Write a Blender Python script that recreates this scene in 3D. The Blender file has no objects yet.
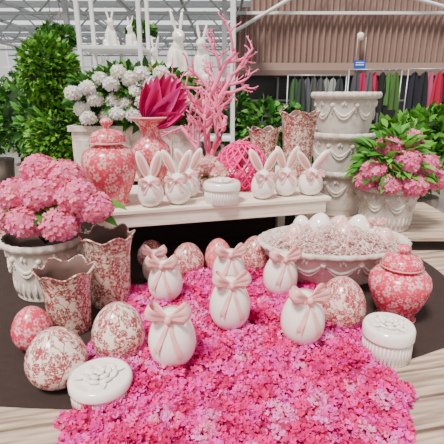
import bpy, math, random
from mathutils import Vector, Matrix
random.seed(7)
R=random.random
def U(a,b): return a+(b-a)*random.random()
D=0.45   # display deck top
B=0.85   # bench top

# ------------------------------------------------------------------ materials
class NT:
    def __init__(s,name):
        s.m=bpy.data.materials.new(name); s.m.use_nodes=True
        s.t=s.m.node_tree; s.n=s.t.nodes; s.b=s.n['Principled BSDF']; s.out=s.n['Material Output']
    def add(s,typ,**kw):
        n=s.n.new(typ)
        for k,v in kw.items(): setattr(n,k,v)
        return n
    def link(s,a,b): s.t.links.new(a,b)
    def val(s,sock,v):
        if hasattr(v,'is_linked') or isinstance(v,bpy.types.NodeSocket): s.link(v,sock)
        else: sock.default_value=v
    def math(s,op,a,b=0.0,c=None):
        n=s.add('ShaderNodeMath',operation=op); s.val(n.inputs[0],a); s.val(n.inputs[1],b)
        if c is not None: s.val(n.inputs[2],c)
        return n.outputs[0]
    def mix(s,f,a,b):
        n=s.add('ShaderNodeMix',data_type='RGBA'); s.val(n.inputs[0],f)
        for i,v in ((6,a),(7,b)):
            if isinstance(v,tuple): n.inputs[i].default_value=(v[0],v[1],v[2],1)
            else: s.link(v,n.inputs[i])
        return n.outputs[2]
    def smooth(s,x,lo,hi):
        n=s.add('ShaderNodeMapRange',interpolation_type='SMOOTHSTEP'); s.val(n.inputs[0],x)
        n.inputs[1].default_value=lo; n.inputs[2].default_value=hi; return n.outputs[0]
    def noise(s,scale,detail=3,vec=None,dims='3D'):
        n=s.add('ShaderNodeTexNoise'); n.inputs['Scale'].default_value=scale; n.inputs['Detail'].default_value=detail
        if vec is not None: s.link(vec,n.inputs['Vector'])
        return n.outputs['Fac']
    def obj(s): return s.add('ShaderNodeTexCoord').outputs['Object']
    def uv(s): return s.add('ShaderNodeTexCoord').outputs['UV']
    def bump(s,h,strength=.3,dist=.01):
        n=s.add('ShaderNodeBump'); n.inputs['Strength'].default_value=strength; n.inputs['Distance'].default_value=dist
        s.link(h,n.inputs['Height']); s.link(n.outputs[0],s.b.inputs['Normal'])
def plain(name,col,rough=.5,var=.12,scale=12,coat=0.0,bump=0.0,metal=0.0,sss=0):
    t=NT(name); f=t.noise(scale,3,t.obj())
    d=tuple(max(0,x*(1-var)) for x in col); l=tuple(min(1,x*(1+var*.5)) for x in col)
    t.link(t.mix(f,d,l),t.b.inputs['Base Color']); t.b.inputs['Roughness'].default_value=rough
    t.b.inputs['Metallic'].default_value=metal
    t.b.inputs['Coat Weight'].default_value=coat; t.b.inputs['Coat Roughness'].default_value=.08
    if bump: t.bump(t.noise(scale*4,4,t.obj()),bump,.004)
    return t.m
def vcol(name,rough=.6,trans=0.0,var=.1):
    t=NT(name); a=t.add('ShaderNodeAttribute',attribute_name='Col')
    f=t.noise(60,2,t.obj()); dk=t.add('ShaderNodeMix',data_type='RGBA',blend_type='MULTIPLY'); dk.inputs[0].default_value=var
    t.link(a.outputs['Color'],dk.inputs[6]); t.link(f,dk.inputs[7])
    t.link(dk.outputs[2],t.b.inputs['Base Color']); t.b.inputs['Roughness'].default_value=rough
    t.b.inputs['Specular IOR Level'].default_value=.2
    if trans:
        tr=t.add('ShaderNodeBsdfTranslucent'); t.link(dk.outputs[2],tr.inputs[0])
        mx=t.add('ShaderNodeMixShader'); mx.inputs[0].default_value=trans
        t.link(t.b.outputs[0],mx.inputs[1]); t.link(tr.outputs[0],mx.inputs[2]); t.link(mx.outputs[0],t.out.inputs[0])
    return t.m
def flower_mask(t,vec,scale,rad=.3,lobes=5,rnd=.75,hole=.07,seed=0):
    mp=t.add('ShaderNodeMapping'); mp.inputs['Scale'].default_value=(scale,scale,scale); mp.inputs['Location'].default_value=(seed,seed*.7,0)
    t.link(vec,mp.inputs['Vector'])
    v=t.add('ShaderNodeTexVoronoi',voronoi_dimensions='2D'); v.inputs['Scale'].default_value=1; v.inputs['Randomness'].default_value=rnd
    t.link(mp.outputs[0],v.inputs['Vector'])
    sb=t.add('ShaderNodeVectorMath',operation='SUBTRACT'); t.link(mp.outputs[0],sb.inputs[0]); t.link(v.outputs['Position'],sb.inputs[1])
    sp=t.add('ShaderNodeSeparateXYZ'); t.link(sb.outputs[0],sp.inputs[0])
    sc=t.add('ShaderNodeSeparateColor'); t.link(v.outputs['Color'],sc.inputs[0])
    ang=t.math('ADD',t.math('ARCTAN2',sp.outputs[1],sp.outputs[0]),t.math('MULTIPLY',sc.outputs[0],6.28))
    pr=t.math('MULTIPLY_ADD',t.math('ABSOLUTE',t.math('COSINE',t.math('MULTIPLY',ang,lobes/2))),rad*.45,rad*.6)
    pr=t.math('MULTIPLY',pr,t.math('MULTIPLY_ADD',sc.outputs[1],.5,.7))
    r=v.outputs['Distance']
    m=t.smooth(t.math('SUBTRACT',pr,r),0,.03)
    h=t.smooth(t.math('SUBTRACT',r,hole),0,.02)
    dv=t.math('ABSOLUTE',t.math('COSINE',t.math('MULTIPLY',ang,lobes/2)))
    dv=t.smooth(dv,.1,.3)
    return t.math('MULTIPLY',t.math('MULTIPLY',m,h),dv)
def line_mask(t,vec,scale,w,lo=.5):
    f=t.noise(scale,2,vec); return t.math('SUBTRACT',1.0,t.smooth(t.math('ABSOLUTE',t.math('SUBTRACT',f,lo)),w*.5,w))
def toile(name,base=(.88,.71,.61),ink=(.33,.010,.035),dens=.5,sc=24):
    t=NT(name); uv=t.uv()
    big=flower_mask(t,uv,sc,.42,5,.8,.06)
    small=flower_mask(t,uv,sc*2.3,.42,4,.9,.08,3.3)
    clump=t.smooth(t.noise(sc*.55,2,uv),.54-dens*.15,.60-dens*.1)
    hatch=t.smooth(t.noise(sc*7,1,uv),.42,.52)
    ln=line_mask(t,uv,sc*.7,.024); ln2=line_mask(t,uv,sc*1.6,.03,.47)
    m=t.math('MAXIMUM',t.math('MULTIPLY',big,t.math('MULTIPLY_ADD',hatch,.55,.45)),t.math('MULTIPLY',small,clump))
    m=t.math('MAXIMUM',m,ln); m=t.math('MAXIMUM',m,t.math('MULTIPLY',ln2,clump))
    m=t.math('MULTIPLY',m,.95)
    t.link(t.mix(m,base,ink),t.b.inputs['Base Color']); t.b.inputs['Roughness'].default_value=.25
    t.b.inputs['Coat Weight'].default_value=.4; t.b.inputs['Coat Roughness'].default_value=.1
    return t.m
def pinkjar(name,base=(.54,.038,.075),ink=(.90,.60,.56),sc=17,dens=1.0):
    t=NT(name); uv=t.uv()
    a=flower_mask(t,uv,sc,.40,5,.7,.09); b=flower_mask(t,uv,sc*2.4,.26,5,.9,.05,2.1)
    ln=line_mask(t,uv,sc*.8,.014)
    m=t.math('MAXIMUM',t.math('MULTIPLY',a,.95),t.math('MULTIPLY',b,.6)); m=t.math('MAXIMUM',m,t.math('MULTIPLY',ln,.5))
    bs=t.mix(t.noise(40,3,uv),base,tuple(min(1,x*1.3+.02) for x in base))
    t.link(t.mix(t.math('MULTIPLY',m,.68*dens),bs,ink),t.b.inputs['Base Color'])
    t.b.inputs['Roughness'].default_value=.24; t.b.inputs['Coat Weight'].default_value=.4; t.b.inputs['Coat Roughness'].default_value=.1
    t.bump(m,.25,.003)
    return t.m
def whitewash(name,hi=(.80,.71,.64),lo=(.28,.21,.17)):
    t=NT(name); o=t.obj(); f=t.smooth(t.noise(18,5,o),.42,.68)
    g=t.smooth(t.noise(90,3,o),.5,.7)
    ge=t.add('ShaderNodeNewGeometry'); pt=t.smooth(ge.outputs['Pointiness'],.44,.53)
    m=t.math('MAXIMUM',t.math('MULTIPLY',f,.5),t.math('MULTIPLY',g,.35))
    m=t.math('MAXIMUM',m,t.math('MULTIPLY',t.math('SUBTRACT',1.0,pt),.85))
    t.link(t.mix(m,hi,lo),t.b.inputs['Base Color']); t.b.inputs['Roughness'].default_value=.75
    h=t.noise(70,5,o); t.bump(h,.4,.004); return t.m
def wood(name,a,b,ax=0,rough=.7,sc=6):
    t=NT(name); mp=t.add('ShaderNodeMapping'); s=[sc*8]*3; s[ax]=sc*.6; mp.inputs['Scale'].default_value=s
    t.link(t.obj(),mp.inputs['Vector']); f=t.smooth(t.noise(1,5,mp.outputs[0]),.35,.7)
    t.link(t.mix(f,a,b),t.b.inputs['Base Color']); t.b.inputs['Roughness'].default_value=rough; t.bump(f,.3,.003); return t.m

M={}
M['ceramic']=plain('white_ceramic',(.95,.88,.82),.12,.03,6,coat=.8)
M['ribbon']=plain('pink_ribbon',(.92,.47,.46),.34,.25,30)
M['earpink']=plain('ear_pink',(.80,.38,.34),.5,.05)
M['toile']=toile('toile_glaze')
M['toile2']=toile('toile_glaze_dense',(.82,.58,.50),(.36,.012,.045),.9,27)
M['toile3']=toile('toile_glaze_brown',(.72,.57,.46),(.24,.02,.03),.8,25)
M['pinkjar']=pinkjar('pink_blossom_glaze')
M['pinkjar2']=pinkjar('deep_pink_glaze',(.60,.014,.070),(.92,.58,.60),22,1.0)
M['pinkegg']=pinkjar('rose_egg_glaze',(.66,.09,.12),(.92,.62,.55),34)
M['wash']=whitewash('whitewash_clay')
M['wash2']=whitewash('whitewash_clay_grey',(.78,.71,.65),(.32,.26,.23))
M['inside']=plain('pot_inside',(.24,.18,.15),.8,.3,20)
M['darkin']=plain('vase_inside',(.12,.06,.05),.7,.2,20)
M['foliage']=vcol('leaf_green',.45,.22,.3)
M['petal']=vcol('petals',.65,.28,.10)
M['soil']=plain('soil',(.06,.04,.03),.95,.3,40)
M['mossbase']=plain('pink_moss_base',(.36,.002,.09),.9,.3,30)  # darker than the clumps: shade of the gaps put into the colour
M['coral']=plain('coral_pink',(.90,.17,.36),.5,.15,25,bump=.4)
M['hotpink']=plain('hot_pink',(.92,.015,.26),.45,.15,20)
M['bench']=wood('painted_bench_wood',(.86,.76,.66),(.68,.55,.45),0)
M['plank']=wood('weathered_plank',(.56,.42,.32),(.24,.16,.12),0)
M['dark']=plain('dark_shade_panel',(.020,.012,.010),.85,.3,8)  # near-black boards standing in for the shade below bench and table
M['shade_sheet']=plain('dark_shade_sheet',(.030,.014,.011),.95,.4,30,bump=.3)  # near-black colour that imitates shade on the deck between objects
M['whitepaint']=plain('white_paint',(.82,.82,.82),.5,.06,8)
M['steel']=plain('grey_steel',(.35,.35,.36),.4,.1,8,metal=.6)
M['band']=plain('pink_band_glaze',(.80,.38,.36),.3,.1,20)

# ------------------------------------------------------------------ mesh builder
class MB:
    def __init__(s): s.v=[];s.f=[];s.m=[];s.uv=[];s.c=[];s.s=[]
    def add(s,vs,fs,m=0,uv=None,col=(1,1,1),smooth=True):
        o=len(s.v); s.v.extend([tuple(p) for p in vs])
        for k,f in enumerate(fs):
            s.f.append([i+o for i in f]); s.m.append(m); s.s.append(smooth); s.c.append(col)
            s.uv.append(uv[k] if uv else [(vs[i][0]+vs[i][1],vs[i][2]) for i in f])
    def lathe(s,prof,seg=48,m=0,c=(0,0,0),sx=1,sy=1,wave=None,rz=0):
        n=len(prof); vs=[];L=[0]
        for i in range(1,n): L.append(L[-1]+math.hypot(prof[i][0]-prof[i-1][0],prof[i][1]-prof[i-1][1]))
        Rm=max(p[0] for p in prof)
        for i,(r,z) in enumerate(prof):
            for j in range(seg):
                a=2*math.pi*j/seg; dr=dz=0
                if wave: dr,dz=wave(a,i,r,z)
                x=(r+dr)*math.cos(a)*sx;y=(r+dr)*math.sin(a)*sy
                vs.append((c[0]+x*math.cos(rz)-y*math.sin(rz),c[1]+x*math.sin(rz)+y*math.cos(rz),c[2]+z+dz))
        fs=[];uv=[]
        for i in range(n-1):
            for j in range(seg):
                k=(j+1)%seg
                fs.append((i*seg+j,i*seg+k,(i+1)*seg+k,(i+1)*seg+j))
                u0=2*math.pi*j/seg*Rm;u1=2*math.pi*(j+1)/seg*Rm
                uv.append([(u0,L[i]),(u1,L[i]),(u1,L[i+1]),(u0,L[i+1])])
        s.add(vs,fs,m,uv)
    def ell(s,c,r,m=0,seg=16,rings=10,rot=None,col=(1,1,1)):
        vs=[];
        for i in range(rings+1):
            ph=math.pi*i/rings
            for j in range(seg):
                a=2*math.pi*j/seg
                p=Vector((r[0]*math.sin(ph)*math.cos(a),r[1]*math.sin(ph)*math.sin(a),-r[2]*math.cos(ph)))
                if rot is not None: p=rot@p
                vs.append((c[0]+p.x,c[1]+p.y,c[2]+p.z))
        fs=[(i*seg+j,i*seg+(j+1)%seg,(i+1)*seg+(j+1)%seg,(i+1)*seg+j) for i in range(rings) for j in range(seg)]
        s.add(vs,fs,m,col=col)
    def box(s,c,sz,m=0,rz=0):
        vs=[]
        for dx in(-.5,.5):
            for dy in(-.5,.5):
                for dz in(-.5,.5):
                    x=dx*sz[0];y=dy*sz[1]
                    vs.append((c[0]+x*math.cos(rz)-y*math.sin(rz),c[1]+x*math.sin(rz)+y*math.cos(rz),c[2]+dz*sz[2]))
        s.add(vs,[(0,1,3,2),(4,6,7,5),(0,4,5,1),(2,3,7,6),(0,2,6,4),(1,5,7,3)],m,smooth=False)
    def tube(s,pts,rad,seg=8,m=0,closed=False,col=(1,1,1)):
        pts=[Vector(p) for p in pts]; n=len(pts); vs=[]
        if not isinstance(rad,(list,tuple)): rad=[rad]*n
        for i in range(n):
            if closed: d=pts[(i+1)%n]-pts[i-1]
            else: d=pts[min(i+1,n-1)]-pts[max(i-1,0)]
            d.normalize(); up=Vector((0,0,1)) if abs(d.z)<.95 else Vector((1,0,0))
            a=d.cross(up).normalized(); b=d.cross(a)
            for j in range(seg):
                t=2*math.pi*j/seg; vs.append(pts[i]+(a*math.cos(t)+b*math.sin(t))*rad[i])
        fs=[]
        for i in range(n if closed else n-1):
            for j in range(seg): fs.append((i*seg+j,i*seg+(j+1)%seg,((i+1)%n)*seg+(j+1)%seg,((i+1)%n)*seg+j))
        if not closed: fs+= [tuple(range(seg))[::-1],tuple((n-1)*seg+j for j in range(seg))]
        s.add(vs,fs,m,col=col)
    def strip(s,rows,m=0,col=(1,1,1)):
        k=len(rows[0]); vs=[p for r in rows for p in r]
        s.add(vs,[(i*k+j,i*k+j+1,(i+1)*k+j+1,(i+1)*k+j) for i in range(len(rows)-1) for j in range(k-1)],m,col=col)
    def leaf(s,b,d,n,L,W,bend=.3,rows=4,m=0,col=(1,1,1),fold=.25):
        d=Vector(d).normalized(); n=Vector(n); n=(n-d*n.dot(d)); 
        if n.length<1e-4: n=d.orthogonal()
        n.normalize(); sd=d.cross(n); b=Vector(b); rr=[]
        for i in range(rows+1):
            t=i/rows; w=W*.5*math.sin(math.pi*min(1,t**.8*.97+.02)); ct=b+d*L*t-n*L*bend*t*t
            rr.append([ct+sd*w+n*w*fold,ct,ct-sd*w+n*w*fold])
        s.strip(rr,m,col)
    def floret(s,c,n,r,col,m=0,petals=4,cup=.25):
        n=Vector(n).normalized(); a=n.orthogonal().normalized(); b=n.cross(a); c=Vector(c); t0=R()*6.28
        vs=[c];fs=[]
        for k in range(petals):
            t=t0+2*math.pi*k/petals; h=math.pi/petals*.92
            def P(an,q,u): return c+(a*math.cos(an)+b*math.sin(an))*r*q+n*r*u
            o=len(vs); vs+= [P(t-h,.62,cup*.3),P(t-h*.45,1.0,cup),P(t+h*.45,1.0,cup),P(t+h,.62,cup*.3)]
            fs+= [(0,o,o+1,o+2),(0,o+2,o+3)]
        s.add(vs,fs,m,col=col,smooth=False)
    def build(s,name,mats,loc=(0,0,0),rz=0,parent=None,bevel=0,rx=0,ry=0):
        me=bpy.data.meshes.new(name); me.from_pydata(s.v,[],s.f)
        for mt in mats: me.materials.append(M[mt] if isinstance(mt,str) else mt)
        me.polygons.foreach_set('material_index',s.m); me.polygons.foreach_set('use_smooth',s.s)
        ul=me.uv_layers.new(name='UVMap'); ul.data.foreach_set('uv',[x for f in s.uv for p in f for x in p])
        ca=me.color_attributes.new('Col','FLOAT_COLOR','CORNER')
        ca.data.foreach_set('color',[x for f,c in zip(s.f,s.c) for _ in f for x in (c[0],c[1],c[2],1)])
        me.update(); ob=bpy.data.objects.new(name,me); bpy.context.scene.collection.objects.link(ob)
        ob.location=loc; ob.rotation_euler=(rx,ry,rz)
        if parent: ob.parent=parent
        if bevel:
            b=ob.modifiers.new('bevel','BEVEL'); b.width=bevel; b.segments=2; b.limit_method='ANGLE'
        return ob
def hsvj(c,v=.15,g=.1):
    k=1+U(-v,v); return (min(1,c[0]*k),min(1,c[1]*k*(1+U(-g,g))),min(1,c[2]*k*(1+U(-g,g))))
def rdir():
    z=U(-1,1);a=U(0,6.283);q=math.sqrt(1-z*z); return Vector((q*math.cos(a),q*math.sin(a),z))

# ------------------------------------------------------------------ shapes
def eggprof(Rr,H,n=20,taper=.13):
    pr=[(0.0005,.004)]
    for i in range(n+1):
        ph=.30+(math.pi-.30)*i/n
        z=H*(.5*(1-math.cos(ph))); r=max(.0005,Rr*math.sin(ph)*(1+taper*math.cos(ph)))
        pr.append((r,z-H*.022))
    pr=[(r,max(0,z)) for r,z in pr]; return pr
def eggR(Rr,H,z,taper=.13):
    c=max(-1,min(1,1-2*z/H)); return Rr*math.sqrt(1-c*c)*(1+taper*c)
def bow(mb,c,sz,tilt=.45,m=1,wd=1.0):
    c=Vector(c)
    for sgn in(-1,1):
        rows=[];n=20
        for i in range(n+1):
            t=i/n; x=sgn*sz*math.sin(math.pi*t)**.8 if 0<t<1 else 0
            y=-sz*.36*math.sin(2*math.pi*t)-.004
            w=sz*(.11+.27*math.sin(math.pi*t)**1.1)*wd
            z=abs(x)*tilt-sz*.25*(abs(x)/sz)**3*.6
            row=[]
            for q in(-1,-.6,-.2,.2,.6,1):
                wob=.05*sz*math.sin(q*7+1)*min(1,abs(x)/sz+.3)
                row.append(c+Vector((x*(1-.14*q*q)-sgn*tilt*q*w*.35,y+wob,z+q*w)))
            rows.append(row)
        mb.strip(rows,m)
    mb.ell(c+Vector((0,-sz*.16,0)),(sz*.16,sz*.17,sz*.20),m,12,8)
def bow_egg(name,x,y,Rr,H,rz=0,z=D+.02,bz=.89,dbl=True):
    mb=MB(); mb.lathe(eggprof(Rr,H),40,0)
    zb=H*bz; rb=eggR(Rr,H,zb)
    mb.lathe([(rb+.005,zb-.010),(rb+.005,zb-.004),(rb+.0015,zb+.007)],36,1)
    bow(mb,(0,-rb-.004,zb+.010),Rr*.92,.55,1,.85)
    if dbl: bow(mb,(0,-rb+.012,zb+.006),Rr*.72,.12,1,.75)
    for sgn,ln in((-1,.46),(1,.58)):
        rows=[]
        for i in range(11):
            t=i/10; zz=zb-H*ln*t; r=eggR(Rr,H,max(.01,zz))+.005+.002*math.sin(t*9)
            a=-math.pi/2+sgn*(.05+.45*t); w=.08+.05*t
            row=[]
            for q in(-1,-.3,.4,1):
                aa=a+q*w; dz=0.0
                if i==10: dz=-.014 if abs(q)==1 else .002
                row.append((r*math.cos(aa),r*math.sin(aa),zz+dz))
            rows.append(row)
        mb.strip(rows,1)
    return mb.build(name,['ceramic','ribbon'],(x,y,z),rz)
def bunny_egg(name,x,y,Rr,H,rz=0,earL=.10,spread=.35,z=B):
    mb=MB(); mb.lathe(eggprof(Rr,H,20,.16),36,0)
    zb=H*.80; rb=eggR(Rr,H,zb,.16)
    mb.lathe([(rb+.002,zb-.007),(rb+.005,zb),(rb+.001,zb+.007)],30,1)
    bow(mb,(0,-rb-.004,zb),Rr*.84,.22,1,1)
    for sgn in(-1,1):
        rows=[]
        for i in range(7):
            t=i/6; zz=zb-H*.34*t; r=eggR(Rr,H,zz,.16)+.004; a=-math.pi/2+sgn*(.08+.4*t)
            rows.append([(r*math.cos(a+q*.13),r*math.sin(a+q*.13),zz) for q in(-1,0,1)])
        mb.strip(rows,1)
        rot=Matrix.Rotation(sgn*spread,3,'Y')@Matrix.Rotation(.10,3,'X')
        bs=Vector((sgn*.012,0,H*.92))
        ctr=bs+rot@Vector((0,0,earL*.5))
        mb.ell(ctr,(earL*.20,earL*.09,earL*.58),0,14,12,rot)
        mb.ell(ctr+rot@Vector((0,-earL*.055,.0)),(earL*.125,earL*.05,earL*.45),2,12,8,rot)
    return mb.build(name,['ceramic','ribbon','earpink'],(x,y,z),rz)
def toile_egg(name,x,y,Rr,H,mat='toile',rz=0,z=D,rx=0,ry=0):
    mb=MB(); mb.lathe(eggprof(Rr,H,24),48,0); return mb.build(name,[mat],(x,y,z),rz,rx=rx,ry=ry)
def scallop_vase(name,x,y,Rt,Rb,H,mat='toile3',lobes=6,amp=.012,rz=0,z=D):
    mb=MB()
    n=14;pr=[(.001,0),(Rb*.9,0),(Rb,.006)]
    for i in range(1,n+1):
        t=i/n; r=Rb+(Rt*.86-Rb)*t**.8+ (Rt*.14)*t**6; pr.append((r,.006+(H-.006)*t))
    k=len(pr)
    for i in range(n,-1,-2):
        t=i/n; r=Rb+(Rt*.86-Rb)*t**.8+(Rt*.14)*t**6-.008; pr.append((r,.012+(H-.014)*t))
    pr.append((.001,.012))
    def wv(a,i,r,zz):
        w=max(0,(zz/H-.72)/.28)**1.5
        return (w*amp*.7*math.cos(lobes*a),w*amp*math.cos(lobes*a))
    mb.lathe(pr[:k],60,0,wave=wv); mb.lathe(pr[k-1:],60,1,wave=wv)
    pts=[]
    for j in range(60):
        a=2*math.pi*j/60; r=Rt+amp*.7*math.cos(lobes*a); pts.append((r*math.cos(a),r*math.sin(a),H+amp*math.cos(lobes*a)))
    mb.tube(pts,.0045,6,2,True)
    return mb.build(name,[mat,'darkin','toile3'],(x,y,z),rz)
def swags(mb,rf,z0,n=8,dip=.05,th=.006,m=0,sx=1,sy=1,off=0,c=(0,0,0)):
    for k in range(n):
        a0=2*math.pi*k/n+off;a1=a0+2*math.pi/n
        for st in(0,1):
            pts=[];rd=[]
            for i in range(11):
                t=i/10; a=a0+(a1-a0)*t; z=z0-(dip+st*.018)*math.sin(math.pi*t)-st*.003
                r=rf(z)+.001
                pts.append((c[0]+r*math.cos(a)*sx,c[1]+r*math.sin(a)*sy,c[2]+z)); rd.append(th*(.5+.8*math.sin(math.pi*t)))
            mb.tube(pts,rd,6,m)
        r=rf(z0)+.002; p=(c[0]+r*math.cos(a0)*sx,c[1]+r*math.sin(a0)*sy,c[2]+z0)
        mb.ell(p,(th*2,th*2,th*2),m,8,6)
        for q in range(3):
            zz=z0-.016-.014*q; r=rf(zz)+.001
            mb.ell((c[0]+r*math.cos(a0)*sx,c[1]+r*math.sin(a0)*sy,c[2]+zz),(th*(1.2-.2*q),th*(1.2-.2*q),th*1.4),m,6,5)
        am=(a0+a1)/2
        for q in(-1,0,1):
            aa=am+q*.05*8/n; zz=z0+.006+(.012 if q==0 else 0)
            r=rf(zz)+.001; mb.ell((c[0]+r*math.cos(aa)*sx,c[1]+r*math.sin(aa)*sy,c[2]+zz),(th*1.1,th*1.1,th*1.8),m,6,5)
def planter_geo(mb,Rt,Rb,H,c=(0,0,0),n=8,m=0,mi=1,sx=1,sy=1,soil=None,scal=True,dip=None,reed=True):
    rf=lambda z: Rb+(Rt*.93-Rb)*max(0,min(1,z/H))**.8
    pr=[(.001,0),(Rb*.97,0),(Rb*1.03,.012),(Rb,.024)]
    for i in range(1,11): z=.024+(H*.86-.024)*i/10; pr.append((rf(z),z))
    pr+=[(Rt*.98,H*.88),(Rt*1.02,H*.93),(Rt,H*.98),(Rt*.97,H)]
    wv=(lambda a,i,r,z:(.004*math.cos(26*a) if z>H*.87 else 0,0)) if scal else None
    mb.lathe(pr,104 if scal else 48,m,c,sx,sy,wv)
    zi=H*.8 if soil is None else soil
    mb.lathe([(Rt*.97,H),(Rt*.9,H*.98),(rf(zi)-.012,zi),(.001,zi)],48,mi,c,sx,sy)
    swags(mb,rf,H*.74,n,dip or H*.2,.006*H/.28+.001,m,sx,sy,c=c)
    if reed:
        k=n*4
        for i in range(k):
            a=2*math.pi*i/k; pts=[]
            for t in(0,.5,1):
                z=.03+H*.24*t; r=rf(z); pts.append((c[0]+r*math.cos(a)*sx,c[1]+r*math.sin(a)*sy,c[2]+z))
            mb.tube(pts,[.006,.0075,.003],5,m)
def ginger_jar(name,x,y,Rr,H,mat,z,rz=0):
    mb=MB(); k=H
    pr=[(.001,0),(Rr*.60,0),(Rr*.63,k*.02),(Rr*.58,k*.05),(Rr*.62,k*.10),(Rr*.76,k*.20),(Rr*.90,k*.32),(Rr*.985,k*.43),(Rr,k*.50),(Rr*.95,k*.58),(Rr*.80,k*.645),(Rr*.60,k*.675),(Rr*.50,k*.69),(Rr*.47,k*.71)]
    mb.lathe(pr,56,0)
    lid=[(Rr*.47,k*.705),(Rr*.62,k*.71),(Rr*.66,k*.72),(Rr*.63,k*.745),(Rr*.62,k*.79),(Rr*.52,k*.835),(Rr*.30,k*.862),(Rr*.13,k*.875),(Rr*.11,k*.895),(Rr*.22,k*.93),(Rr*.23,k*.955),(Rr*.14,k*.985),(.001,k)]
    mb.lathe(lid,48,0)
    mb.lathe([(Rr*.665,k*.712),(Rr*.69,k*.72),(Rr*.665,k*.73)],48,1); mb.lathe([(Rr*.62,k*.0),(Rr*.655,k*.01),(Rr*.63,k*.022)],48,1)
    return mb.build(name,[mat,M['band']],(x,y,z),rz)
def hydrangea_head(mb,c,r,col,n=110,fr=None,m=0,sq=.85):
    fr=fr or r*.26
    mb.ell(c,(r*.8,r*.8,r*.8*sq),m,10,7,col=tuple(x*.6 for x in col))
    for i in range(n):
        z=1-2*(i+.5)/n; 
        if z<-.75: continue
        a=i*2.39996; q=math.sqrt(1-z*z); d=Vector((q*math.cos(a),q*math.sin(a),z))
        p=Vector(c)+Vector((d.x*r,d.y*r,d.z*r*sq))*U(.88,1.08)
        mb.floret(p,d+rdir()*.35,fr*U(.85,1.15),hsvj(col,.14,.20),m)
def foliage(mb,c,rad,n,L,W,cols,m=0,shell=.35,bend=.35,updn=.2):
    for i in range(n):
        d=rdir(); q=1-shell*R()**1.5; p=Vector(c)+Vector((d.x*rad[0],d.y*rad[1],d.z*rad[2]))*q
        dd=(d+rdir()*.7+Vector((0,0,updn))).normalized()
        l=L*U(.7,1.2); mb.leaf(p-dd*l*.3,dd,rdir()+Vector((0,0,1)),l,W*U(.8,1.1),bend,3,m,hsvj(random.choice(cols),.25,.15))
GR=[(.04,.17,.02),(.08,.26,.03),(.03,.11,.02),(.13,.34,.05)]

# ------------------------------------------------------------------ platform, bench, tables
RZ=math.radians(14.8)
mb=MB()
pw=.128
for i in range(-6,26):
    mb.box((U(-.01,.01),.15+i*pw,D-.0125),(4.4,pw-.012,.025),0)
for xx in(-1.7,-.85,0,.85,1.7): mb.box((xx,1.6,D-.0575),(.09,4.0,.06),0)
for xx in(-1.7,0,1.7):
    for yy in(-.3,1.6,3.4): mb.box((xx,yy,(D-.09)/2),(.1,.1,D-.09),0)
mb.box((0,-.4,.30),(4.4,.02,.18),0)
mb.build('wooden_display_platform',['plank'],(0,.0,0),RZ*.8,bevel=.003)
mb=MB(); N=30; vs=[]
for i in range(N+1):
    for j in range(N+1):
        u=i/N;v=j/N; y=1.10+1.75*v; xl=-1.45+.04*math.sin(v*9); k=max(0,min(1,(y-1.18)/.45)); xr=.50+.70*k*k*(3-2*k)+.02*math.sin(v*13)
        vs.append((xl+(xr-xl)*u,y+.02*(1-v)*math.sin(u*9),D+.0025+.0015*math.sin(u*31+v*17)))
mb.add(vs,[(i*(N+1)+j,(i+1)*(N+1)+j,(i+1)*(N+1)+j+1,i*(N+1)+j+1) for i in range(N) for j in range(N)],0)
mb.build('dark_shade_sheet',['shade_sheet'])  # added sheet, its dark colour stands in for shade on the deck
mb=MB(); Lb,Wb=1.30,.62
for i in range(4):
    w=Wb/4; mb.box((Lb/2,w*(i+.5),-.011),(Lb,w-.003,.022),0)
mb.box((Lb/2,.022,-.057),(Lb-.05,.022,.07),0); mb.box((Lb/2,Wb-.022,-.057),(Lb-.05,.022,.07),0)
mb.box((.03,Wb/2,-.057),(.022,Wb-.05,.07),0); mb.box((Lb-.03,Wb/2,-.057),(.022,Wb-.05,.07),0)
for lx in(.09,Lb-.07):
    for ly in(.14,Wb-.06): mb.box((lx,ly,-(B-D)/2-.011),(.055,.055,B-D-.022),0)
mb.box((Lb/2,Wb-.045,-.235),(Lb-.06,.012,.32),1)  # added dark back board, imitates the deep shade under the bench
mb.build('white_wooden_bench',['bench','dark'],(-.64,1.942,B),RZ,bevel=.004)
mb=MB()
mb.box((-.40,3.12,B-.015),(1.9,.5,.03),0); mb.box((-.40,2.90,(B-.03+D)/2),(1.86,.02,B-.03-D),1); mb.box((-.40,3.34,(B-.03+D)/2),(1.86,.02,B-.03-D),1)  # dark skirt boards: shade behind the bench put into their colour
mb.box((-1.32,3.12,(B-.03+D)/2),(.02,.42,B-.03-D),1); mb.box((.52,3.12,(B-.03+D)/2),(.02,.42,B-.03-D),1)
mb.build('display_table',['bench','dark'],bevel=.003)
mb=MB(); mb.box((1.18,2.90,.535),(.98,.88,.03),0)
for xx in(.75,1.6):
    for yy in(2.52,3.28): mb.box((xx,yy,(.52+D)/2),(.06,.06,.52-D),0)
mb.box((1.18,2.50,(.52+D)/2),(.9,.02,.52-D),1)
mb.build('low_plant_stand',['plank','dark'],bevel=.003)

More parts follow.
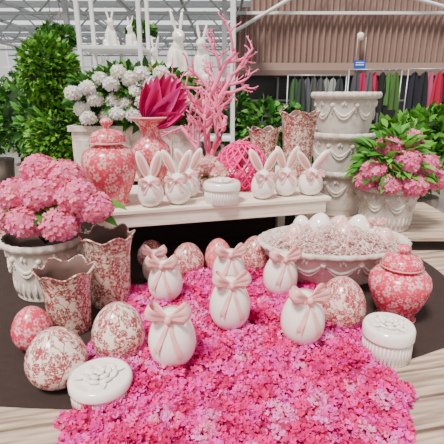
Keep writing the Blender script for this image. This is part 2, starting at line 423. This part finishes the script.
# ------------------------------------------------------------------ pink moss mound made of flower clumps
def nz(x,y):
    return .5*math.sin(x*29+1.6*math.sin(y*21))+.5*math.sin(y*33+1.9*math.sin(x*25+2))
CX,CY,RX,RY=.055,1.40,.520,.76
def qq(x,y): 
    u=(x-CX)/RX; v=(y-CY)/RY; u+=.05*math.sin(y*15)+.03*math.sin(y*31+1)
    return abs(u)**3+abs(v)**3
def hm(x,y):
    q=qq(x,y)
    if q>=1: return -.01
    return (.034+.016*nz(x,y))*min(1,(1-q)*3)**.6
def hole(x,y,g=0):
    for (a,b,r) in [(-.39,1.13,.095),(.625,1.375,.09),(-.562,1.215,.08),(.50,1.565,.06)]:
        if (x-a)**2+(y-b)**2<(r+g)**2: return True
    return False
mb=MB(); N=50
px=lambda i:CX-RX*1.1+RX*2.2*i/N
py=lambda j:CY-RY*1.05+RY*2.1*j/N
vs=[(px(i),py(j),D+max(.004,hm(px(i),py(j))-.006)) for i in range(N+1) for j in range(N+1)]
fs=[(i*(N+1)+j,(i+1)*(N+1)+j,(i+1)*(N+1)+j+1,i*(N+1)+j+1) for i in range(N) for j in range(N) if max(hm(px(i+a),py(j+b)) for a in(0,1) for b in(0,1))>0 and not hole(px(i),py(j))]
mb.add(vs,fs,0)
PK=[(.94,.03,.40),(.86,.010,.27),(.97,.09,.52),(.72,.004,.19),(.98,.24,.62),(.96,.05,.46)]
cl=[];tries=0
while len(cl)<520 and tries<40000:
    tries+=1
    x=U(CX-RX*1.05,CX+RX*1.05);y=U(CY-RY*1.02,CY+RY*1.02)
    if qq(x,y)>1.04 or hole(x,y,.01): continue
    if any((x-a)**2+(y-b)**2<.031**2 for a,b in cl): continue
    cl.append((x,y))
for (x,y) in cl:
    r=U(.024,.036); base=random.choice(PK); h=max(0,hm(x,y)); n=int(22+8*R()); hh=U(.6,1.0)
    for i in range(n):
        z=1-1.15*(i+.5)/n; a=i*2.39996+x*50; q=math.sqrt(max(0,1-z*z)); d=Vector((q*math.cos(a),q*math.sin(a),z))
        p=Vector((x+d.x*r,y+d.y*r,D+h+.002+max(0,d.z)*r*hh*U(.8,1.1)))
        if hole(p.x,p.y): continue
        mb.floret(p,d+rdir()*.7+Vector((0,0,.3)),U(.008,.0145),hsvj(base,.2,.25),1,random.choice((3,4,5)),U(.2,.9))
for i in range(1500):
    x=U(CX-RX*1.12,CX+RX*1.12);y=U(CY-RY*1.05,CY+RY*1.04)
    if qq(x,y)>1.22 or hole(x,y): continue
    mb.floret((x,y,D+max(hm(x,y),.004)+.006),rdir()+Vector((0,-.2,1)),U(.008,.016),hsvj(random.choice(PK),.2,.2),1,random.choice((3,4,5)),U(.3,1))
mb.build('pink_moss_bed',['mossbase','petal'])

# ------------------------------------------------------------------ bow eggs on moss
for (x,y,r,h,rz) in [(-.175,1.28,.084,.222,-.05),(.032,1.52,.083,.232,.1),(.309,1.415,.084,.222,.15),(-.262,1.76,.080,.205,-.1),(.034,1.89,.082,.208,.12),(.278,1.82,.082,.215,.2)]:
    bow_egg('bow_tied_ceramic_egg',x,y,r,h,rz,D+.030)
bow_egg('bow_tied_ceramic_egg',-.345,2.02,.073,.185,.0,D)
toile_egg('floral_toile_egg',-.562,1.215,.100,.210,'toile',0)
toile_egg('floral_toile_egg',-.385,1.36,.097,.230,'toile',1.3)
toile_egg('floral_toile_egg',-.185,2.10,.088,.195,'toile2',2.1)
toile_egg('floral_toile_egg',.185,2.14,.088,.220,'toile2',.4)
toile_egg('floral_toile_egg',.50,1.565,.100,.240,'toile2',2.6)
toile_egg('floral_toile_egg',-.40,2.20,.078,.175,'toile2',1)
toile_egg('pink_blossom_egg',-.02,2.16,.076,.20,'pinkegg',1)
toile_egg('pink_blossom_egg',-.735,1.42,.075,.18,'pinkjar2',1)
scallop_vase('scalloped_toile_vase',-.640,1.56,.112,.082,.275,'toile3',6,.012,.3)
scallop_vase('scalloped_toile_vase',-.525,1.79,.118,.088,.345,'toile3',6,.013,.1)
scallop_vase('scalloped_toile_vase',.475,2.63,.118,.080,.44,'toile3',6,.014,.5,B)
scallop_vase('scalloped_toile_vase',.27,2.71,.10,.075,.34,'toile3',6,.012,.1,B)

# ------------------------------------------------------------------ ginger jars / vase
ginger_jar('pink_ginger_jar',-.575,2.12,.140,.445,'pinkjar',B)
ginger_jar('pink_ginger_jar',.775,1.66,.130,.345,'pinkjar2',D)
pr=[(.001,0),(.062,0),(.066,.01),(.062,.03),(.072,.08),(.092,.15),(.106,.22),(.108,.25),(.098,.28),(.072,.305),(.055,.325),(.052,.35),(.060,.38),(.085,.41),(.108,.425),(.112,.432),(.104,.434)]
mb=MB(); mb.lathe(pr,52,0); mb.lathe([(.104,.434),(.08,.42),(.055,.39),(.045,.35),(.045,.33),(.001,.32)],40,1)
mb.lathe([(.112,.428),(.116,.433),(.110,.438),(.104,.434)],48,2)
mb.build('pink_trumpet_vase',['pinkjar','darkin',M['band']],(-.395,2.34,B))

# ------------------------------------------------------------------ bench bunnies
bunny_egg('bunny_ear_egg',-.365,2.08,.066,.165,.1,.130,.32)
bunny_egg('bunny_ear_egg',-.230,2.13,.068,.170,-.1,.132,.45)
bunny_egg('bunny_ear_egg',-.185,2.29,.062,.165,.1,.125,.45)
bunny_egg('bunny_ear_egg',.225,2.25,.065,.165,.1,.130,.50)
bunny_egg('bunny_ear_egg',.36,2.32,.065,.165,.0,.128,.35)
bunny_egg('bunny_ear_egg',.505,2.34,.070,.160,.25,.130,.68)

# ------------------------------------------------------------------ round lidded boxes
def trinket(name,x,y,Rr,H,z,mat='ceramic',rz=0):
    mb=MB(); h1=H*.62
    mb.lathe([(.001,0),(Rr*.9,0),(Rr*.93,.004),(Rr*.93,h1)],48,0)
    mb.lathe([(Rr*.93,h1+.002),(Rr,h1+.002),(Rr*1.01,h1+.008),(Rr*1.0,H*.9),(Rr*.93,H*.985),(Rr*.85,H),(Rr*.8,H*.985),(.001,H*.99)],48,0)
    for i in range(40):
        a=2*math.pi*i/40; mb.tube([(Rr*.93*math.cos(a),Rr*.93*math.sin(a),.008),(Rr*.93*math.cos(a),Rr*.93*math.sin(a),h1-.004)],.0025,5,0)
    zc=H*.99
    for ring,(q,nn,ln) in enumerate([(.42,7,.26),(.26,5,.2),(.10,3,.15)]):
        for k in range(nn):
            a=2*math.pi*k/nn+ring*.5
            rot=Matrix.Rotation(a,3,'Z')@Matrix.Rotation(-.5+ring*.1,3,'Y')
            mb.ell((Rr*q*math.cos(a),Rr*q*math.sin(a),zc+.004+.005*ring),(Rr*ln*.62,Rr*ln*.85,.007),0,10,6,rot)
    for k in range(4):
        a=math.pi/2*k+.4; mb.leaf((Rr*.45*math.cos(a),Rr*.45*math.sin(a),zc+.004),(math.cos(a),math.sin(a),.05),(0,0,1),Rr*.35,Rr*.22,.0,4,0)
    return mb.build(name,[mat],(x,y,z),rz)
trinket('round_trinket_box',0.0,2.17,.098,.115,B)
trinket('round_trinket_box',.625,1.375,.094,.135,D)
trinket('round_trinket_box',-.39,1.13,.100,.095,D)

# ------------------------------------------------------------------ oval bowl
BX=.575
mb=MB(); Hb=.245
def ob(z): 
    t=max(0,min(1,z/Hb)); return .17+.21*t**.62
pr=[(.001,0),(.17,0),(.178,.012),(.168,.025)]+[(ob(.025+(Hb*.86-.025)*i/10),.025+(Hb*.86-.025)*i/10) for i in range(1,11)]
pr+=[(.382,Hb*.88),(.392,Hb*.92),(.392,Hb*.97),(.380,Hb)]
wv=lambda a,i,r,z:((.005*math.cos(40*a) if z>Hb*.87 else 0),0)
mb.lathe(pr,160,0,sy=.66,wave=wv); mb.lathe([(.380,Hb),(.365,Hb*.97),(.33,Hb*.7),(.25,Hb*.5),(.001,Hb*.45)],80,1,sy=.66)
swags(mb,ob,Hb*.76,12,.05,.008,0,1,.66,.2)
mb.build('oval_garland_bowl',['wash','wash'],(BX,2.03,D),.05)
mb=MB()
for i in range(2200):
    a=R()*6.283;q=math.sqrt(R()); x=.35*q*math.cos(a); y=.225*q*math.sin(a); z=.20+.085*(1-q*q)+U(-.01,.035)
    d=rdir(); d.z*=.45; n=4; L=U(.02,.06); pts=[]
    k=rdir(); 
    for j in range(n): 
        t=j/(n-1); pts.append(Vector((x,y,z))+d*L*(t-.5)+k*L*.3*math.sin(t*3.1))
    sd=d.cross(Vector((0,0,1))).normalized()*.0024
    mb.strip([[p-sd,p+sd] for p in pts],0,hsvj(random.choice([(.95,.86,.78),(.92,.58,.58),(.97,.93,.88),(.85,.50,.50)]),.12,.08))
mb.ell((0,0,.17),(.33,.21,.075),0,24,8,col=(.62,.36,.34))
mb.build('paper_shred_nest',['petal'],(BX,2.03,D),.05)
M['paleegg']=toile('pale_pink_egg_glaze',(.90,.68,.64),(.70,.28,.30),.3,30)
for i,(dx,dy,rr) in enumerate([(-.21,-.03,.052),(-.08,.06,.064),(.03,-.04,.055),(.13,.07,.062),(.25,-.03,.045),(-.14,.13,.05),(.03,.14,.055)]):
    toile_egg('decorative_egg',BX+dx,2.03+dy,rr,rr*2.5,['paleegg','ceramic'][i%2],i*.7,D+.205,rx=U(-.5,.5),ry=U(-.5,.5))
bow_egg('bow_tied_ceramic_egg',BX+.21,2.03,.05,.11,-.1,D+.225)

# ------------------------------------------------------------------ planters
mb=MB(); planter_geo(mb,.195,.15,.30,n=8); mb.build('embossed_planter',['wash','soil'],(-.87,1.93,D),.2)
mb=MB()
for k,zz in enumerate((0,.26,.53)):
    planter_geo(mb,.235,.16,.34,(0.0+.006*k,0,zz),n=8,dip=.07,reed=False)
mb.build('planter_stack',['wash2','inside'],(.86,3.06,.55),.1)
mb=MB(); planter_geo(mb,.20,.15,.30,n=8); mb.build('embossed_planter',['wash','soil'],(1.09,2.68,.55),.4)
mb=MB()
mb.box((0,0,.17),(.86,.30,.34),0); mb.box((0,-.155,.325),(.90,.02,.04),0); mb.box((0,.155,.325),(.90,.02,.04),0); mb.box((-.44,0,.325),(.02,.32,.04),0); mb.box((.44,0,.325),(.02,.32,.04),0)
mb.box((0,0,.341),(.84,.28,.006),1)
for k in range(6): mb.box((-.36+k*.145,-.153,.15),(.10,.012,.2),0)
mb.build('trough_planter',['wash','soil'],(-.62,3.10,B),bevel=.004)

# ------------------------------------------------------------------ plants
HP=(.97,.25,.45)
mb=MB(); base=Vector((-.87,1.93,D+.25))
for (x,y,z,r) in [(-.80,1.80,.98,.082),(-.645,1.80,.965,.082),(-.87,1.78,.86,.08),(-.715,1.76,.85,.08),(-.57,1.80,.915,.072),(-.72,1.88,1.04,.08),(-.94,1.86,.96,.085),(-.99,1.86,.85,.08),(-.86,1.95,1.06,.075)]:
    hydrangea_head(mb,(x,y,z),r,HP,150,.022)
    mb.tube([base,(base+Vector((x,y,z)))*.5+Vector((0,0,.04)),Vector((x,y,z-.04))],.004,6,1,col=(.1,.25,.05))
for i in range(14):
    a=U(-2.6,.0); p=Vector((-.80,1.90,.84))+Vector((.14*math.cos(a),.10*math.sin(a),U(-.02,.10)))
    mb.leaf(p,(math.cos(a),math.sin(a),U(-.1,.3)),(0,0,1),.10,.06,.35,5,1,hsvj(random.choice(GR),.2))
mb.leaf((-.53,1.83,.93),(1,.1,-.1),(0,-.3,1),.10,.06,.3,5,1,(.13,.34,.05))
mb.leaf((-.55,1.80,.88),(.9,-.1,-.3),(0,-.3,1),.09,.055,.3,5,1,(.10,.30,.04))
mb.build('pink_hydrangea_bouquet',['petal','foliage'])
mb=MB(); base=Vector((1.09,2.68,.55+.24))
for (x,y,z,r) in [(.94,2.56,.95,.075),(1.12,2.51,1.01,.08),(1.17,2.50,.87,.08),(1.05,2.64,1.09,.07),(1.26,2.58,.98,.08),(.90,2.58,.88,.06),(1.02,2.50,.87,.065),(1.22,2.73,1.12,.07),(1.36,2.63,.88,.07)]:
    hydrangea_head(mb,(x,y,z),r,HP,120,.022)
    mb.tube([base,(base+Vector((x,y,z)))*.5+Vector((0,0,.04)),Vector((x,y,z-.03))],.004,6,1,col=(.1,.25,.05))
for i in range(150):
    d=rdir(); d.z=abs(d.z)*.9-.1; p=Vector((1.09,2.68,.94))+Vector((d.x*.19,d.y*.17,d.z*.24))
    mb.leaf(p,d+rdir()*.4,(0,-.3,1),U(.08,.13),U(.05,.08),.35,5,1,hsvj(random.choice([(.05,.22,.02),(.11,.38,.04),(.17,.48,.06)]),.2))
mb.build('pink_hydrangea_plant',['petal','foliage'])
mb=MB()
foliage(mb,(-.62,3.08,1.36),(.48,.20,.23),1100,.10,.055,GR)
for k in range(8):
    a=-.35+k*.1; mb.tube([(-.62+a,3.1,1.19),(-.62+a*1.2,3.08,1.40)],.006,6,0,col=(.12,.2,.05))
for (x,z) in [(-.945,1.31),(-.84,1.37),(-.725,1.465),(-.61,1.50),(-.785,1.26),(-.65,1.35),(-.48,1.465),(-.40,1.53),(-.88,1.44),(-.52,1.35),(-.24,1.375),(-.31,1.29),(-.98,1.41),(-.73,1.36),(-.57,1.43),(-.68,1.54),(-.81,1.50),(-.345,1.45),(-.90,1.25),(-.70,1.28),(-.59,1.27),(-.46,1.40),(-.42,1.30),(-.53,1.53)]:
    hydrangea_head(mb,(x,2.89+U(-.03,.05),z),.048,(.96,.96,.88),48,.021,1)
mb.build('white_hydrangea_shrub',['foliage','petal'])
mb=MB(); cx,cy=-1.34,3.50
mb.lathe([(.001,0),(.11,0),(.15,.24),(.16,.25),(.16,.28),(.14,.28),(.13,.25),(.001,.25)],32,1)
mb.tube([(0,0,.2),(.01,0,.6),(0,.01,1.0)],.018,8,2)
G2=[(.08,.26,.02),(.15,.40,.04),(.05,.17,.02),(.24,.52,.06)]
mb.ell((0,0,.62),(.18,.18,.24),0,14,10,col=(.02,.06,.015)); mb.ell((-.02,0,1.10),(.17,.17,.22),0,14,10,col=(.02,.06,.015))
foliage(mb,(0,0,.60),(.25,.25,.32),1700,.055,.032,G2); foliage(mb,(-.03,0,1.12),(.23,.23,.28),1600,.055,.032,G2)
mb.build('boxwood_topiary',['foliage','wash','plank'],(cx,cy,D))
mb=MB()
mb.lathe([(.001,0),(.035,0),(.045,.07),(.048,.08),(.04,.08),(.001,.07)],24,2)
for (dx,dy,dz) in [(0,0,.17),(.05,-.02,.13),(-.05,.02,.14)]: 
    hydrangea_head(mb,(dx,dy,dz),.05,(.93,.50,.50),60,.02); mb.tube([(0,0,.07),(dx*.6,dy*.6,dz-.03)],.003,5,1,col=(.1,.3,.06))
for k in range(8):
    a=k*.8; mb.leaf((0,0,.09),(math.cos(a),math.sin(a),.3),(0,0,1),.07,.045,.3,4,1,hsvj(GR[1]))
mb.build('pale_hydrangea_pot',['petal','foliage','ceramic'],(-.075,2.38,B))
mb=MB()
mb.tube([(0,0,.2),(0.01,0,.43)],.011,6,0,col=(.4,.02,.08))
MG=[(.66,.005,.14),(.84,.015,.26),(.46,.0,.08),(.90,.05,.36)]
for k in range(19):
    t=k/18; an=-.15+1.50*t; st=Vector((.0,0,.40)); d=Vector((math.sin(an),-.12+.25*math.sin(k*2.1),math.cos(an)))
    L=.19+.10*math.sin(t*3.1); mb.leaf(st,d,(.25*math.cos(an),-1,.1*math.sin(k)),L,.085,.04+.06*math.sin(k),8,0,hsvj(MG[k%4],.12),fold=.7)
for k in range(11):
    an=0+1.35*k/10; d=Vector((math.sin(an),-.35,math.cos(an))); mb.leaf((0,-.01,.40),d,(.2,-1,.2),U(.13,.19),.065,.12,7,0,hsvj(MG[(k+1)%4],.12),fold=.8)
mb.build('magenta_fan_flower',['petal'],(-.395,2.34,B))

# coral tree
mb=MB()
def branch(p,d,L,r,lv):
    pts=[p];rd=[r];n=6;q=Vector(p);dd=Vector(d)
    for i in range(n):
        dd=(dd+rdir()*.26+Vector((0,0,.07))).normalized(); q=q+dd*L/n; pts.append(q.copy()); rd.append(r*(1-.35*(i+1)/n))
        if lv>0 and i>=1:
            a=rdir(); a=(a-dd*a.dot(dd)).normalized(); a.y*=.5
            branch(q,(dd*.6+a*.9).normalized(),L*U(.34,.52),r*(1-.3*i/n)*.66,lv-1)
        elif lv==0 and i in(2,4):
            a=rdir(); mb.tube([q,q+(a*.7+dd*.5)*r*3.2],[r*.7,r*.5],6,0); mb.ell(q+(a*.7+dd*.5)*r*3.3,(r*.6,)*3,0,6,4)
    mb.tube(pts,rd,8,0)
    mb.ell(q,(rd[-1]*1.2,)*3,0,7,5)
for p0,d0,L0 in [((0,0,0),(-.02,0,1),.62),((0,0,.03),(.24,.0,1),.42),((0,0,.03),(-.16,.1,1),.40),((0,0,.42),(.02,0,1),.42),((0,0,.36),(.30,0,1),.34),((0,0,.30),(-.16,0,1),.30)]:
    branch(Vector(p0),Vector(d0).normalized(),L0,.019,2)
mb.lathe([(.001,-.0),(.06,0),(.062,.012),(.03,.03),(.012,.06)],20,0)
mb.build('pink_coral_branch_sculpture',['coral'],(-.09,2.60,B))
mb=MB()
def wirebasket(mb,rx,rz):
    for k in range(16):
        a=math.pi*2*k/16
        for s in(-1,1):
            pts=[]
            for i in range(15):
                t=i/14; ph=.35+(math.pi-.7)*t; aa=a+s*t*1.6
                pts.append((rx*math.sin(ph)*math.cos(aa),rx*math.sin(ph)*math.sin(aa),rz*(1-math.cos(ph))-rz*(1-math.cos(.35))))
            mb.tube(pts,.0055,5,0)
    for zt in(.35,math.pi-.35):
        pts=[(rx*math.sin(zt)*math.cos(q*.3927),rx*math.sin(zt)*math.sin(q*.3927),rz*(1-math.cos(zt))-rz*(1-math.cos(.35))+.004) for q in range(16)]
        mb.tube(pts,.007,6,0,True)
wirebasket(mb,.150,.145)
for k in range(90):
    d=rdir(); p=Vector((d.x*.14,d.y*.14,.135+d.z*.12)); mb.floret(p,d,.03,hsvj((.93,.02,.32)),1,5,.4)
mb.build('pink_lattice_basket',['hotpink','petal'],(.115,2.50,B))

# ------------------------------------------------------------------ shelf unit with white figurines
mb=MB()
X0,X1,Y0,Y1=-1.25,.10,3.95,4.40
for xx in(X0,X1,-.72):
    for yy in(Y0,Y1): mb.box((xx,yy,1.2),(.035,.035,2.4),0)
for zz in(.5,1.0,1.53,1.80): mb.box(((X0+X1)/2 if zz!=1.80 else (X0-.72)/2,(Y0+Y1)/2,zz),((X1-X0) if zz!=1.80 else .56,Y1-Y0+.03,.03),0)
mb.build('white_shelf_unit',['whitepaint'],bevel=.003)
def rabbit(name,x,y,z,s,rz=0,mat='ceramic'):
    mb=MB(); e=mb.ell
    e((0,0,.30),(.17,.19,.26),0,18,12); e((0,.05,.16),(.20,.22,.16),0,18,12)
    e((0,-.06,.50),(.10,.10,.14),0); e((0,-.10,.66),(.105,.125,.11),0); e((0,-.20,.64),(.055,.06,.05),0)
    for q in(-1,1):
        rot=Matrix.Rotation(q*.22,3,'Y')@Matrix.Rotation(-.15,3,'X'); e((q*.075,-.05,.90),(.035,.022,.18),0,12,10,rot)
        e((q*.09,-.16,.26),(.045,.05,.20),0); e((q*.09,-.20,.04),(.05,.09,.04),0); e((q*.16,.02,.12),(.08,.14,.12),0); e((q*.15,-.14,.04),(.055,.13,.04),0)
    e((0,.26,.12),(.07,.07,.07),0)
    ob=mb.build(name,[mat],(x,y,z),rz); ob.scale=(s,s,s)
    m=ob.modifiers.new('remesh','REMESH'); m.mode='VOXEL'; m.voxel_size=.018; m.use_smooth_shade=True
    return ob
rabbit('white_rabbit_figurine',-1.02,4.15,1.815,.32,.3)
rabbit('white_rabbit_figurine',-.84,4.2,1.815,.26,-.4)
rabbit('white_rabbit_figurine',-.42,4.15,1.545,.55,.5)
rabbit('white_rabbit_figurine',-.18,4.2,1.545,.46,-.3)
rabbit('white_rabbit_figurine',-.62,4.2,1.545,.36,-.3)
rabbit('white_rabbit_figurine',-1.1,4.15,1.545,.2,-.3)

# ------------------------------------------------------------------ architecture
M['dkbeam']=plain('dark_fascia',(.07,.05,.04),.6,.1,3)
M['awn']=plain('awning_brown',(.20,.13,.105),.6,.1,3)
M['glassdark']=plain('dark_glass',(.03,.03,.032),.25,.3,1)
t=NT('translucent_panel'); f=t.noise(1.5,2,t.obj()); t.link(t.mix(f,(.80,.84,.86),(.92,.94,.95)),t.b.inputs['Base Color']); tr=t.add('ShaderNodeBsdfTranslucent'); tr.inputs[0].default_value=(.95,.97,1,1)
mx=t.add('ShaderNodeMixShader'); mx.inputs[0].default_value=.75; t.link(t.b.outputs[0],mx.inputs[1]); t.link(tr.outputs[0],mx.inputs[2]); t.link(mx.outputs[0],t.out.inputs[0]); M['pane']=t.m
t=NT('floor_concrete'); f=t.noise(3,5,t.obj()); t.link(t.mix(f,(.10,.09,.085),(.22,.20,.18)),t.b.inputs['Base Color']); t.b.inputs['Roughness'].default_value=.6
mb=MB(); mb.box((0,9,-.05),(26,30,.1),0); mb.build('floor',[t.m])
M['clad']=plain('corrugated_metal_brown',(.28,.175,.145),.5,.12,2)
vs=[];n=420
for i in range(n+1):
    x=.35+8*i/n; y=12+.05*math.sin(i*.75); vs+= [(x,y,2.0),(x,y,5.0)]
mb=MB(); mb.add(vs,[(2*i,2*i+2,2*i+3,2*i+1) for i in range(n)],0)
mb.box((4.35,12.12,3.5),(8,.06,3.0),0)
mb.box((4.35,11.88,1.94),(8,.20,.16),1)
mb.box((.30,11.95,2.5),(.14,.14,5.0),2)
mb.box((4.35,11.86,3.42),(8,.10,.07),2)
mb.tube([(.3,11.7,2.95),(2.6,11.7,4.2)],.05,6,2); mb.tube([(3.0,11.7,4.2),(8.2,11.7,2.9)],.045,6,2)
mb.build('wall_back',['clad',M['dkbeam'],'whitepaint'])
mb=MB(); mb.box((4.35,12.3,.95),(8,.05,1.9),0)
for k in range(9): mb.box((.6+k*.95,12.2,.95),(.05,.08,1.9),1)
mb.box((4.35,12.2,1.25),(8,.07,.05),1); mb.build('window_1',[M['glassdark'],M['steel']])
mb=MB(); 
mb.add([(.3,11.9,2.22),(8,11.9,2.22),(8,10.9,1.98),(.3,10.9,1.98),(.3,11.9,2.18),(8,11.9,2.18),(8,10.9,1.86),(.3,10.9,1.86)],[(0,1,2,3),(7,6,5,4),(3,2,6,7)],0,smooth=False)
mb.build('trim_1',[M['awn']])
mb=MB()
for k in range(16): mb.box((-9.6+k*.75,20,2.0),(.07,.07,4.0),0)
for zz in(.6,1.6,2.6,3.5): mb.box((-4.6,20,zz),(10.5,.06,.06),0)
mb.box((-4.6,20.1,.6),(10.5,.04,1.2),1)
mb.build('wall_left',['whitepaint',M['pane']])
mb=MB(); mb.box((-4.3,15,3.62),(10,12,.03),0); mb.build('ceiling',[M['pane']])
mb=MB()
for k in range(7): mb.box((-4.3,9.4+k*1.8,3.50),(10,.10,.14),0)
for k in range(8): mb.box((-9+k*1.35,15,3.42),(.06,12,.08),0)
for k in range(5):
    y=9.4+k*2.4
    for j in range(10):
        x=-9+j*.95; mb.tube([(x,y,3.45),(x+.475,y,3.0),(x+.95,y,3.45)],.025,6,0)
    mb.box((-4.3,y,3.0),(9.6,.06,.06),0)
for x in(-6,-3.2,.05):
    for y in(9.4,14.2): mb.box((x,y,1.7),(.10,.10,3.4),0)
mb.build('trim_2',[plain('truss_grey',(.30,.31,.32),.5,.1,5)])
for k,(x,y,z) in enumerate([(-2.9,8.2,2.35),(-1.6,9.0,2.55),(-3.6,9.6,2.6)]):
    mb=MB(); mb.lathe([(.001,-.16),(.12,-.13),(.17,0),(.18,.01),(.15,0),(.001,-.02)],20,1); foliage(mb,(0,0,.06),(.28,.28,.16),260,.13,.07,GR)
    for a in(0,2.1,4.2): mb.tube([(.17*math.cos(a),.17*math.sin(a),0),(0,0,.5)],.006,5,1)
    mb.tube([(0,0,.5),(0,0,3.45-z)],.006,5,1); mb.build('hanging_basket',['foliage','inside'],(x,y,z))

# clothing racks
M['cloth']=vcol('garment_cloth',.85,0,.3)
def rack(x0,x1,y,z,n,cols):
    e=bpy.data.objects.new('clothing_rack',None); bpy.context.scene.collection.objects.link(e); e.location=((x0+x1)/2,y,0)
    L=(x1-x0)/2; mb=MB()
    mb.tube([(-L,0,z),(L,0,z)],.015,8,0)
    for s in(-1,1): mb.tube([(s*L,0,z),(s*L,0,.03)],.015,8,0); mb.tube([(s*L,-.25,.03),(s*L,.25,.03)],.015,8,0)
    mb.build('rail_frame',['steel'],parent=e)
    mb=MB()
    for k in range(n):
        xx=-L+.08+(2*L-.16)*(k+.5)/n; c=hsvj(random.choice(cols),.2); Lg=U(.6,.85); wt=(2*L)/n*.62; rows=[]
        yo=U(-.06,.06)
        for i in range(8):
            t=i/7; w=wt*(.55+.7*t**.5); row=[]
            for j in range(9):
                q=j/4-1; row.append((xx+q*w,yo+.05*math.sin(q*6+k)*(.3+t)-.03*(1-q*q),z-.04-.05*abs(q)*(1-t)-Lg*t))
            rows.append(row)
        mb.strip(rows,0,c)
        mb.tube([(xx,yo,z+.015),(xx,yo,z-.06)],.006,5,1)
    mb.build('garments',[M['cloth'],'steel'],parent=e)
rack(1.35,2.55,9,1.78,8,[(.11,.11,.12),(.24,.24,.25),(.05,.06,.06),(.34,.34,.32),(.05,.10,.05)])
rack(2.65,3.75,9.2,1.90,7,[(.50,.02,.10),(.03,.03,.03),(.08,.18,.05),(.55,.10,.20),(.12,.12,.13),(.60,.03,.10)])
rack(3.8,5.2,9.0,1.90,8,[(.48,.02,.06),(.03,.03,.04),(.5,.1,.2),(.06,.14,.05)])
mb=MB(); mb.box((0,0,0),(.28,.02,.20),0); mb.box((0,-.012,0),(.20,.004,.03),1); mb.box((0,-.012,.05),(.20,.004,.02),1); mb.tube([(-.1,0,.1),(-.1,0,.62)],.005,5,1); mb.tube([(.1,0,.1),(.1,0,.62)],.005,5,1)
mb.build('blue_hanging_sign',[plain('sign_blue',(.01,.08,.50),.4),'whitepaint'],(3.35,10.8,2.10))
mb=MB(); mb.lathe([(.02,.0),(.08,.02),(.09,.16),(.04,.20),(.001,.21)],16,0); mb.tube([(0,0,.15),(0,.15,.22)],.015,6,1); mb.build('wall_lamp',['ceramic','steel'],(3.6,11.75,2.75))
def shrub(name,x,y,r,h,z0=0,cols=GR,n=500,flw=None):
    mb=MB(); mb.lathe([(.001,0),(r*.5,0),(r*.62,h*.3),(r*.55,h*.3),(.001,h*.28)],20,1); mb.tube([(0,0,h*.25),(0,0,h*.6)],.02,6,2)
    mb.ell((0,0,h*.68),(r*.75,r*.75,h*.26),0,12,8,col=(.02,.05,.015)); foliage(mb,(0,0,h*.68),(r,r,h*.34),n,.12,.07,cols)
    if flw:
        for k in range(12):
            d=rdir(); d.y=-abs(d.y); mb.floret((d.x*r,d.y*r,h*.68+d.z*h*.34),d,.07,hsvj(flw),3,5,.3)
    mb.build(name,['foliage','inside','plank','petal'],(x,y,z0))
LG=[(.10,.32,.03),(.17,.42,.06),(.06,.20,.02)]
shrub('potted_shrub',.55,5.4,.30,1.32); shrub('potted_shrub',.95,5.8,.25,1.25,flw=(.9,.5,.6))
shrub('potted_shrub',2.35,5.2,.32,1.2,cols=LG); shrub('potted_shrub',1.95,6.2,.3,1.15)
shrub('potted_shrub',.15,6.6,.35,1.5); shrub('potted_shrub',1.45,6.4,.3,1.05,flw=(.8,.7,.7))
for x,y,h in [(-3.6,8,1.8),(-2.9,8.4,1.6),(-2.2,7.8,1.7),(-1.5,8.3,1.6),(-.8,8,1.75),(-.15,8.6,1.6),(-2.1,5.3,1.5),(-2.6,5.8,1.6),(-3.3,6,1.7)]:
    shrub('potted_shrub',x,y,.45,h,n=420)
shrub('potted_shrub',1.65,3.9,.3,1.2,cols=LG,n=500); shrub('potted_shrub',2.1,4.3,.3,1.25,cols=LG)

# ------------------------------------------------------------------ light, world, camera
w=bpy.data.worlds.new('World'); bpy.context.scene.world=w; w.use_nodes=True
bg=w.node_tree.nodes['Background']; bg.inputs[0].default_value=(1,.98,.95,1); bg.inputs[1].default_value=.85
sd=bpy.data.lights.new('sun','SUN'); sd.energy=6.2; sd.angle=math.radians(14); sd.color=(1,.95,.88)
so=bpy.data.objects.new('sun',sd); bpy.context.scene.collection.objects.link(so); so.rotation_euler=(math.radians(24),math.radians(-18),0)
cd=bpy.data.cameras.new('camera'); cd.lens=36*416/444; cd.sensor_width=36
co=bpy.data.objects.new('camera',cd); bpy.context.scene.collection.objects.link(co)
co.location=(0,0,1.40); co.rotation_euler=(math.radians(90-17),0,0); bpy.context.scene.camera=co
